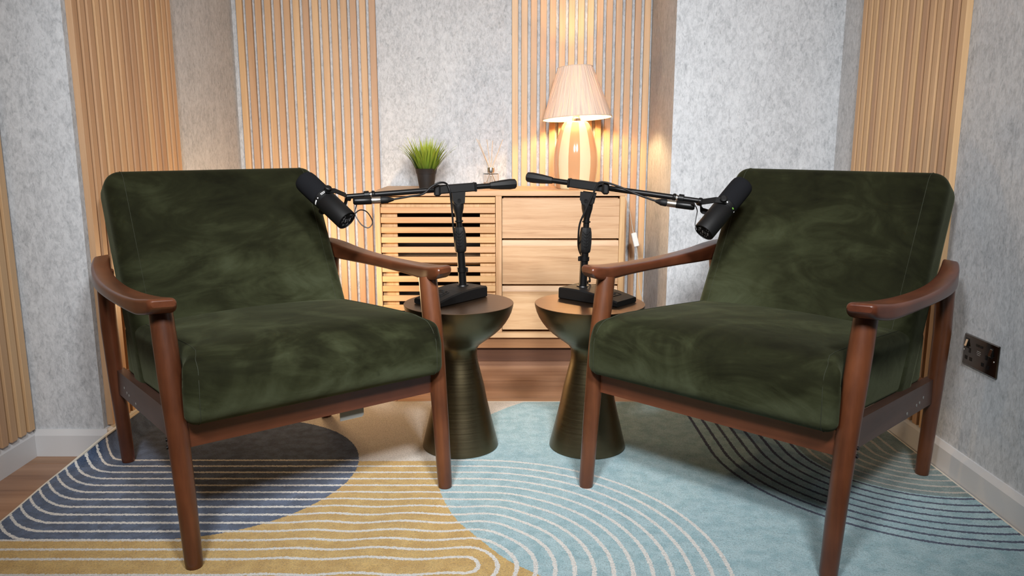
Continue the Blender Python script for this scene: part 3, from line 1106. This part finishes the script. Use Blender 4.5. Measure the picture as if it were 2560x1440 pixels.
def mic_stand(label, base_c, axis, P0, P1, pole_b, pole_t, side):
    org = V((base_c[0], base_c[1], TT))
    t = thing('microphone_stand', label, 'microphone stand', org, 0, 'desk microphone stands')
    e = V((axis[0], axis[1], 0)).normalized()
    f = V((-e.y, e.x, 0))
    # wedge base
    M = Matrix((e, f, V((0, 0, 1)))).transposed().to_4x4()
    hl, hw = 0.106, 0.055
    prof = [(-1.0, 0.0165), (-0.75, 0.0225), (-0.45, 0.0285), (-0.1, 0.0335), (0.25, 0.0362), (0.6, 0.0365), (1.0, 0.0345)]
    rings = []
    for u, hgt in prof:
        w = hw * (0.97 + 0.03 * (1 - abs(u)))
        c = 0.004
        x = u * hl
        rings.append([(x, -w, 0.003), (x, -w + 0.004, 0.0005), (x, w - 0.004, 0.0005), (x, w, 0.003), (x, w, hgt - c), (x, w - c, hgt), (x, -w + c, hgt), (x, -w, hgt - c)])
    base = MB().loft(rings, True, False, False, M).build('base', BLACKROUGH, t)

    def ztop(x):
        u = x / hl
        for (a, za), (b, zb) in zip(prof, prof[1:]):
            if a <= u <= b:
                return za + (zb - za) * (u - a) / (b - a)
        return prof[0][1]
    # square emblem of nested strokes on the sloping top
    mb = MB()
    for (xa, ya, xb, yb_) in ((-0.072, -0.022, -0.072, 0.023), (-0.072, 0.023, -0.026, 0.023), (-0.026, 0.023, -0.026, 0.006), (-0.072, -0.022, -0.034, -0.022), (-0.060, -0.011, -0.060, 0.012), (-0.060, 0.012, -0.038, 0.012), (-0.038, 0.012, -0.038, -0.004), (-0.060, -0.011, -0.030, -0.011), (-0.030, -0.011, -0.030, -0.004)):
        pa = V((xa, ya * side, ztop(xa) + 0.0004))
        pb = V((xb, yb_ * side, ztop(xb) + 0.0004))
        mb.tube([pa, pb], 0.0011, 5, M=M)
    mb.build('emblem', BLACK, base)
    pb = V(pole_b) - org
    pt = V(pole_t) - org
    ax = (pt - pb).normalized()
    at = lambda z: pb + ax * ((z - pole_b[2]) / ax.z)
    MB().tube([at(pole_b[2] - 0.003), at(pole_b[2] + 0.003)], [0.021, 0.0185], 20).build('foot_ring', BLACK, t)
    MB().tube([at(pole_b[2]), at(0.600)], 0.0122, 20).build('lower_tube', BLACK, t)
    zc = 0.538 if side > 0 else 0.575
    cl = MB().tube([at(zc - 0.0065), at(zc + 0.0065)], 0.0152, 16).build('cable_clip', DARKPL, t)
    MB().box(at(zc) + V((0.016 * side, -0.004, 0)), (0.007, 0.008, 0.014), 0.001).build('clip_tab', DARKPL, cl)
    # moulded height grip
    gz = [0.5935, 0.596, 0.606, 0.622, 0.638, 0.655, 0.668, 0.671]
    gr = [0.0145, 0.0168, 0.0182, 0.0192, 0.0190, 0.0178, 0.0155, 0.0135]
    grip = MB().tube([at(z) for z in gz], gr, 8).build('height_grip', RUBBER, t)
    mb = MB()
    for k in range(5):
        for sg in (-1, 1):
            z0 = 0.612 + k * 0.0095
            mb.tube([at(z0) + V((sg * 0.0008, -0.0184, 0)), at(z0 + 0.010) + V((sg * 0.0105, -0.0150, 0))], 0.0011, 5)
    mb.build('grip_ribs', RUBBER, grip)
    MB().tube([at(0.670), at(0.735)], 0.0094, 16).build('upper_tube', BLACK, t)
    MB().tube([at(0.6865), at(0.6905)], 0.0128, 18).build('lock_ring', BLACK, t)
    # boom
    A, B = V(P0) - org, V(P1) - org
    d = (B - A).normalized()
    piv = A + (B - A) * 0.366
    MBm = frame_from(piv, d, (0, 0, 1))
    nz = MBm.to_3x3() @ V((0, 0, 1))
    ny = MBm.to_3x3() @ V((0, 1, 0))
    # swivel joint
    mb = MB()
    zt = [0.700, 0.712, 0.728, 0.742, 0.754]
    mb.tube([at(z) for z in zt], [0.0102, 0.0125, 0.0165, 0.0178, 0.0150], 12)
    mb.build('swivel_neck', BLACKROUGH, t)
    cz = at(0.752)
    face = ny if ny.y < 0 else -ny
    mb = MB()
    mb.tube([cz + ny * 0.0135, cz - ny * 0.0135], 0.0175, 20)
    mb.tube([cz + face * 0.0135, cz + face * 0.0175], [0.0085, 0.0065], 14)
    mb.build('clutch', BLACKROUGH, t)
    mb = MB()
    lo = cz - nz * 0.004
    for q in (-1, 1):
        poly = []
        for (u, w) in ((-0.017, -0.004), (-0.021, 0.030), (0.021, 0.030), (0.020, 0.006), (0.008, -0.008)):
            poly.append((u * side, w))
        F = frame_from(lo, d, nz)
        yq = q * 0.0155
        mb.prism([(p[0], p[1]) for p in poly], yq - 0.002, yq + 0.002, 'y', F)
    mb.build('fork', BLACKROUGH, t)
    MB().box((0.0, 0, 0), (0.112, 0.026, 0.0255), 0.003, MBm).build('boom_block', BLACKROUGH, t)
    for q in (-1, 1):
        MB().box((q * 0.0575, 0, 0), (0.007, 0.0285, 0.028), 0.002, MBm).build('block_end_cap', DARKPL, t)
    L = (B - A).length
    MB().tube([A + d * 0.07, A + d * (L - 0.072)], 0.0082, 16).build('boom_rod', BLACK, t)
    MB().tube([A + d * (L - 0.074), B], 0.0074, 16).build('boom_tip', BLACK, t)
    MB().tube([A + d * (L - 0.0815), A + d * (L - 0.078), A + d * (L - 0.0745), A + d * (L - 0.072)], [0.0105, 0.0118, 0.0118, 0.0095], 16).build('thread_lock', BLACK, t)
    MB().tube([A + d * (L - 0.072), A + d * (L - 0.067)], 0.0092, 16).build('threaded_collar', CHROME, t)
    clp = MB().tube([A + d * (L - 0.064), A + d * (L - 0.050)], 0.0122, 16).build('lead_clip', DARKPL, t)
    g = [0.0, 0.003, 0.02, 0.05, 0.075, 0.084]
    gr = [0.0118, 0.0150, 0.0162, 0.0142, 0.0112, 0.0100]
    MB().tube([A + d * x for x in g], gr, 8, up=nz).build('boom_grip', RUBBER, t)
    return t


def microphone(label, E1, E2, k0, tip, side):
    E1, E2 = V(E1), V(E2)
    a = (E1 - E2).normalized()
    L = (E1 - E2).length
    c = (E1 + E2) / 2
    k = V(k0)
    k = (k - a * k.dot(a)).normalized()
    t = thing('microphone', label, 'microphone', c, 0, 'broadcast microphones')
    Z = lambda s: E2 + a * s - c

    def ln(prof, n=32):
        q = a.cross(k)
        return MB().loft([[tuple(Z(s) + (k * cos(2 * pi * i / n) + q * sin(2 * pi * i / n)) * r) for i in range(n)] for s, r in prof])
    hb = L * 0.50
    body = ln([(0.0035, 0.0272), (0.0, 0.0288), (0.0012, 0.0302), (0.006, 0.0306), (hb - 0.012, 0.0310), (hb - 0.010, 0.0298), (hb - 0.006, 0.0298), (hb - 0.004, 0.0316), (hb + 0.010, 0.0316)]).build('body', BLACKROUGH, t)
    wind = ln([(hb + 0.0095, 0.0300), (hb + 0.011, 0.0325), (hb + 0.03, 0.0328), (L - 0.022, 0.0328), (L - 0.010, 0.0315), (L - 0.004, 0.0285), (L - 0.001, 0.0225), (L, 0.012)]).build('foam_windscreen', FOAM, t)
    # rear plate with printed marks
    ln([(0.0045, 0.0268), (0.0026, 0.0268), (0.0020, 0.0262)]).build('rear_plate', FOAM, body)
    right = k.cross(a).normalized()
    F = Matrix((right, k, -a)).transposed().to_4x4()
    F.translation = Z(0.0016)
    mb = MB()
    for x, y, w, h in ((-0.013, -0.002, 0.004, 0.013), (0.004, -0.001, 0.004, 0.012), (-0.015, 0.015, 0.002, 0.006), (-0.009, 0.017, 0.0012, 0.007), (0.010, 0.013, 0.0012, 0.012), (0.014, 0.011, 0.006, 0.0012), (0.013, 0.004, 0.0012, 0.010), (0.017, 0.0, 0.0012, 0.008), (-0.008, -0.016, 0.0012, 0.008), (-0.003, -0.018, 0.0012, 0.007), (0.006, -0.016, 0.0012, 0.006), (0.011, -0.014, 0.0012, 0.008)):
        mb.box((x, y, 0.0), (w * 0.9, h * 0.9, 0.0006), 0, F)
    for q in range(4):
        mb.lathe([(0, 0), (0.0011, 0), (0.0011, 0.0004), (0, 0.0004)], 8, F @ Matrix.Translation((-0.0062 + 0.004 * (q % 2), -0.004 + 0.006 * (q // 2), 0)))
    mb.build('printed_marks', PRINT_D, body)
    # marks on the collar band, facing the camera
    camdir = (V((0, 0, 0.93)) - c)
    camdir = (camdir - a * camdir.dot(a)).normalized()
    tang = a.cross(camdir).normalized()
    rb = 0.0318

    def onband(an, s, w, h, mat_mb):
        n = camdir * cos(an) + tang * sin(an)
        tt = a.cross(n).normalized()
        B = Matrix((tt, a, n)).transposed().to_4x4()
        B.translation = Z(hb + s) + n * rb
        mat_mb.box((0, 0, 0), (w, h, 0.0007), 0, B)
    mb = MB()
    if side > 0:
        for an, w in ((-0.98, 0.006), (-0.80, 0.005), (-0.64, 0.004)):
            onband(an * 1.0, 0.001, w, 0.004, mb)
        onband(-0.33, 0.001, 0.0032, 0.0032, mb)
        for q in range(5):
            onband(0.12 + q * 0.10, 0.003, 0.0020, 0.0022, mb)
        onband(0.30, -0.001, 0.013, 0.0012, mb)
        onband(0.75, 0.002, 0.0036, 0.0036, mb)
    else:
        onband(-0.28, 0.002, 0.0042, 0.0042, mb)
        onband(-0.10, 0.002, 0.0042, 0.0042, mb)
        onband(1.22, 0.001, 0.003, 0.003, mb)
    mb.build('collar_marks', PRINT, body)
    if side < 0:
        mb = MB()
        onband(0.72, 0.001, 0.006, 0.0035, mb)
        mb.build('green_mark', GREEN, body)
    # yoke bracket
    bdir = V(tip) - c
    bdir = (bdir - k * bdir.dot(k))
    R = max(0.050, bdir.length)
    bdir.normalize()
    w = k.cross(bdir).normalized()
    cc = Z(hb - 0.002)
    path = [(0.0365, -0.008), (0.0365, 0.022), (0.022, R - 0.004), (0.013, R), (-0.013, R), (-0.022, R - 0.004), (-0.0365, 0.022), (-0.0365, -0.008)]
    rings = []
    m = len(path)
    for i, (u, v) in enumerate(path):
        p = cc + k * u + bdir * v
        q0, q1 = path[max(i - 1, 0)], path[min(i + 1, m - 1)]
        tn = (k * (q1[0] - q0[0]) + bdir * (q1[1] - q0[1])).normalized()
        nn = tn.cross(w)
        rings.append([tuple(p + w * x * 0.0095 + nn * y_ * 0.0013) for x, y_ in ((-1, -1), (1, -1), (1, 1), (-1, 1))])
    MB().loft(rings, True, False).build('yoke', BLACKROUGH, t)
    for s in (1, -1):
        MB().tube([cc + k * s * 0.0378, cc + k * s * 0.040, cc + k * s * 0.0475, cc + k * s * 0.0495], [0.0085, 0.0098, 0.0098, 0.0070], 18).build('yoke_knob', BLACKROUGH, t)
        MB().tube([cc + k * s * 0.0290, cc + k * s * 0.0352], 0.0078, 14).build('pivot', BLACK, t)
    tp = V(tip) - c
    off = (tp - cc) - bdir * (tp - cc).dot(bdir)
    off = k * max(-0.012, min(0.012, off.dot(k))) + w * max(-0.006, min(0.006, off.dot(w)))
    end = cc + bdir * (R - 0.001) + off
    MB().tube([end, end + bdir * 0.006, tp + (tp - end).normalized() * 0.004 if (tp - end).length > 0.008 else end + bdir * 0.012], 0.0092, 16).build('mount_socket', BLACK, t)
    return t, c


def rel(pts, o):
    return [V(p) - o for p in pts]


st1 = mic_stand('black desk microphone stand on the left bronze table, boom to the left', (-0.1850, 2.3330), (0.621, 0.784), (0.012, 2.430, 0.7995), (-0.480, 2.270, 0.771), (-0.1535, 2.383, 0.488), (-0.1665, 2.376, 0.79), 1)
st2 = mic_stand('black desk microphone stand on the right bronze table, boom to the right', (0.2590, 2.3290), (-0.762, 0.648), (0.046, 2.440, 0.820), (0.546, 2.255, 0.759), (0.2190, 2.367, 0.488), (0.2300, 2.362, 0.797), -1)
mic1, mc1 = microphone('black broadcast microphone on a boom in front of the left armchair', (-0.610, 2.290, 0.821), (-0.469, 2.210, 0.707), (0.20, -0.42, 0.90), (-0.480, 2.270, 0.771), 1)
mic2, mc2 = microphone('black broadcast microphone with green mark in front of the right armchair', (0.678, 2.290, 0.809), (0.546, 2.210, 0.673), (-0.05, -0.60, 0.78), (0.546, 2.255, 0.759), -1)


def xlr(mic, mc, a, b, pig):
    a, b = V(a), V(b)
    d = (b - a).normalized()
    MB().tube(rel([a, a + d * 0.002, a + d * 0.006, b - d * 0.001, b], mc), [0.007, 0.0098, 0.0112, 0.0112, 0.0105], 20).build('connector_barrel', BLACK, mic)
    MB().tube(rel(catmull(pig, 7), mc), 0.0017, 8).build('pigtail_lead', BLACK, mic)


xlr(mic1, mc1, (-0.4585, 2.252, 0.7590), (-0.4065, 2.262, 0.7605), [(-0.4470, 2.250, 0.752), (-0.4492, 2.238, 0.738), (-0.4507, 2.233, 0.7253), (-0.4449, 2.230, 0.7125), (-0.4312, 2.228, 0.6933), (-0.4139, 2.230, 0.6845), (-0.4023, 2.234, 0.6949), (-0.4035, 2.236, 0.7093), (-0.4171, 2.236, 0.7301), (-0.4345, 2.230, 0.7356), (-0.4490, 2.222, 0.7253), (-0.4560, 2.212, 0.7150)])
xlr(mic2, mc2, (0.5265, 2.246, 0.7440), (0.4745, 2.258, 0.7500), [(0.5140, 2.238, 0.7500), (0.5215, 2.228, 0.7502), (0.5288, 2.225, 0.7345), (0.5261, 2.222, 0.7171), (0.5225, 2.216, 0.6961), (0.5260, 2.210, 0.6800)])


def mic_cable(label, a, b, c, pts, tie):
    a, b, c = V(a), V(b), V(c)
    o = V((pts[-1][0], pts[-1][1], 0))
    t = thing('microphone_cable', label, 'cable', o, 0, 'black microphone cables')
    MB().tube(rel([a, a + (b - a) * 0.97, b], o), [0.0102, 0.0102, 0.0098], 20).build('connector_sleeve', SILVER, t)
    d = (c - b).normalized()
    L = (c - b).length
    MB().tube(rel([b, b + d * L * .1, b + d * L * .55, b + d * L * .6, c], o), [0.0098, 0.0108, 0.0100, 0.0088, 0.0040], 18).build('strain_relief', RUBBER, t)
    MB().tube(rel(catmull([c - d * 0.004] + pts, 7), o), 0.0030, 8).build('lead', RUBBER, t)
    MB().box(V(tie) - o, (0.020, 0.034, 0.034), 0.005).build('cable_tie', RUBBER, t)
    return t


mic_cable('black microphone cable running along the left boom', (-0.4065, 2.262, 0.7605), (-0.3815, 2.267, 0.7612), (-0.3440, 2.274, 0.7625),
          [(-0.300, 2.290, 0.7700), (-0.262, 2.304, 0.7765), (-0.238, 2.316, 0.7970), (-0.214, 2.325, 0.8080), (-0.196, 2.345, 0.8040), (-0.186, 2.345, 0.782), (-0.1835, 2.352, 0.755), (-0.181, 2.358, 0.718), (-0.1785, 2.364, 0.669), (-0.172, 2.380, 0.608), (-0.160, 2.400, 0.56), (-0.156, 2.408, 0.505), (-0.160, 2.435, 0.496), (-0.163, 2.466, 0.470), (-0.166, 2.476, 0.40), (-0.170, 2.480, 0.25), (-0.172, 2.485, 0.05), (-0.176, 2.50, 0.006), (-0.19, 2.52, 0.0055)], (-0.2235, 2.352, 0.7835))
mic_cable('black microphone cable running along the right boom and down its stand', (0.4745, 2.258, 0.7500), (0.4495, 2.263, 0.7530), (0.4170, 2.270, 0.7580),
          [(0.3745, 2.285, 0.7730), (0.327, 2.300, 0.7930), (0.281, 2.318, 0.8085), (0.2575, 2.326, 0.8080), (0.2500, 2.328, 0.793), (0.2325, 2.330, 0.757), (0.2178, 2.331, 0.721), (0.2040, 2.336, 0.685), (0.2010, 2.345, 0.643), (0.207, 2.385, 0.600), (0.228, 2.392, 0.555), (0.2405, 2.394, 0.517), (0.2440, 2.402, 0.497), (0.242, 2.44, 0.490), (0.242, 2.464, 0.465), (0.244, 2.474, 0.40), (0.248, 2.478, 0.25), (0.250, 2.485, 0.05), (0.253, 2.50, 0.006), (0.26, 2.52, 0.0055)], (0.2790, 2.342, 0.7900))

# ------------------------------------------------------------------ wall socket
SO = V((XR - 0.0005, 1.996, 0.3715))
so = thing('wall_socket', 'double wall socket with black nickel plate on the right felt wall', 'socket', SO)
W2, H2 = 0.0765, 0.0430
plate = MB().box((-0.003, 0, 0), (0.006, 2 * W2, 2 * H2), 0.0022).build('face_plate', NICKEL, so)


def sp_(s, t_):
    return (-0.0062, W2 - 2 * W2 * s, H2 - 2 * H2 * t_)


for s in (0.115, 0.815):
    fr = MB().box(sp_(s, 0.29), (0.0012, 0.016, 0.027), 0.0004).build('switch_frame', DARKPL, so)
    M = Matrix.Translation(sp_(s, 0.29)) @ Matrix.Rotation(radians(14), 4, 'Y')
    MB().box((-0.0022, 0, 0), (0.004, 0.0105, 0.020), 0.001, M).build('rocker', NICKEL_L, fr)
for pts in (((0.205, 0.49, 0.0075, 0.013), (0.115, 0.75, 0.011, 0.010), (0.255, 0.75, 0.011, 0.010)), ((0.690, 0.49, 0.0075, 0.013), (0.605, 0.75, 0.011, 0.010), (0.760, 0.77, 0.011, 0.010))):
    mb = MB()
    for s, t_, w, h in pts:
        mb.box(sp_(s, t_), (0.0010, w, h), 0)
    mb.build('outlet_insert', DARKPL, so)
mb = MB()
for s in (0.415, 0.525):
    MB().box(sp_(s, 0.235), (0.0010, 0.013, 0.0068), 0).build('usb_port', DARKPL, so)
for s, t_ in ((0.045, 0.52), (0.905, 0.52)):
    MB().lathe([(0, 0), (0.0028, 0), (0.0022, 0.0012), (0, 0.0012)], 14, M=Matrix.Translation(sp_(s, t_)) @ Matrix.Rotation(-pi / 2, 4, 'Y')).build('screw', NICKEL_L, so)
mb = MB()
for i, w in enumerate((0.017, 0.020, 0.015)):
    n = 5
    for q in range(n):
        p = V(sp_(0.47, 0.41 + i * 0.055))
        mb.box(p + V((0, (q - (n - 1) / 2) * w / n, 0)), (0.0003, w / n * 0.7, 0.0013), 0)
mb.build('printed_lines', plain('grey_print', (0.3, 0.29, 0.27), 0.5), plate)
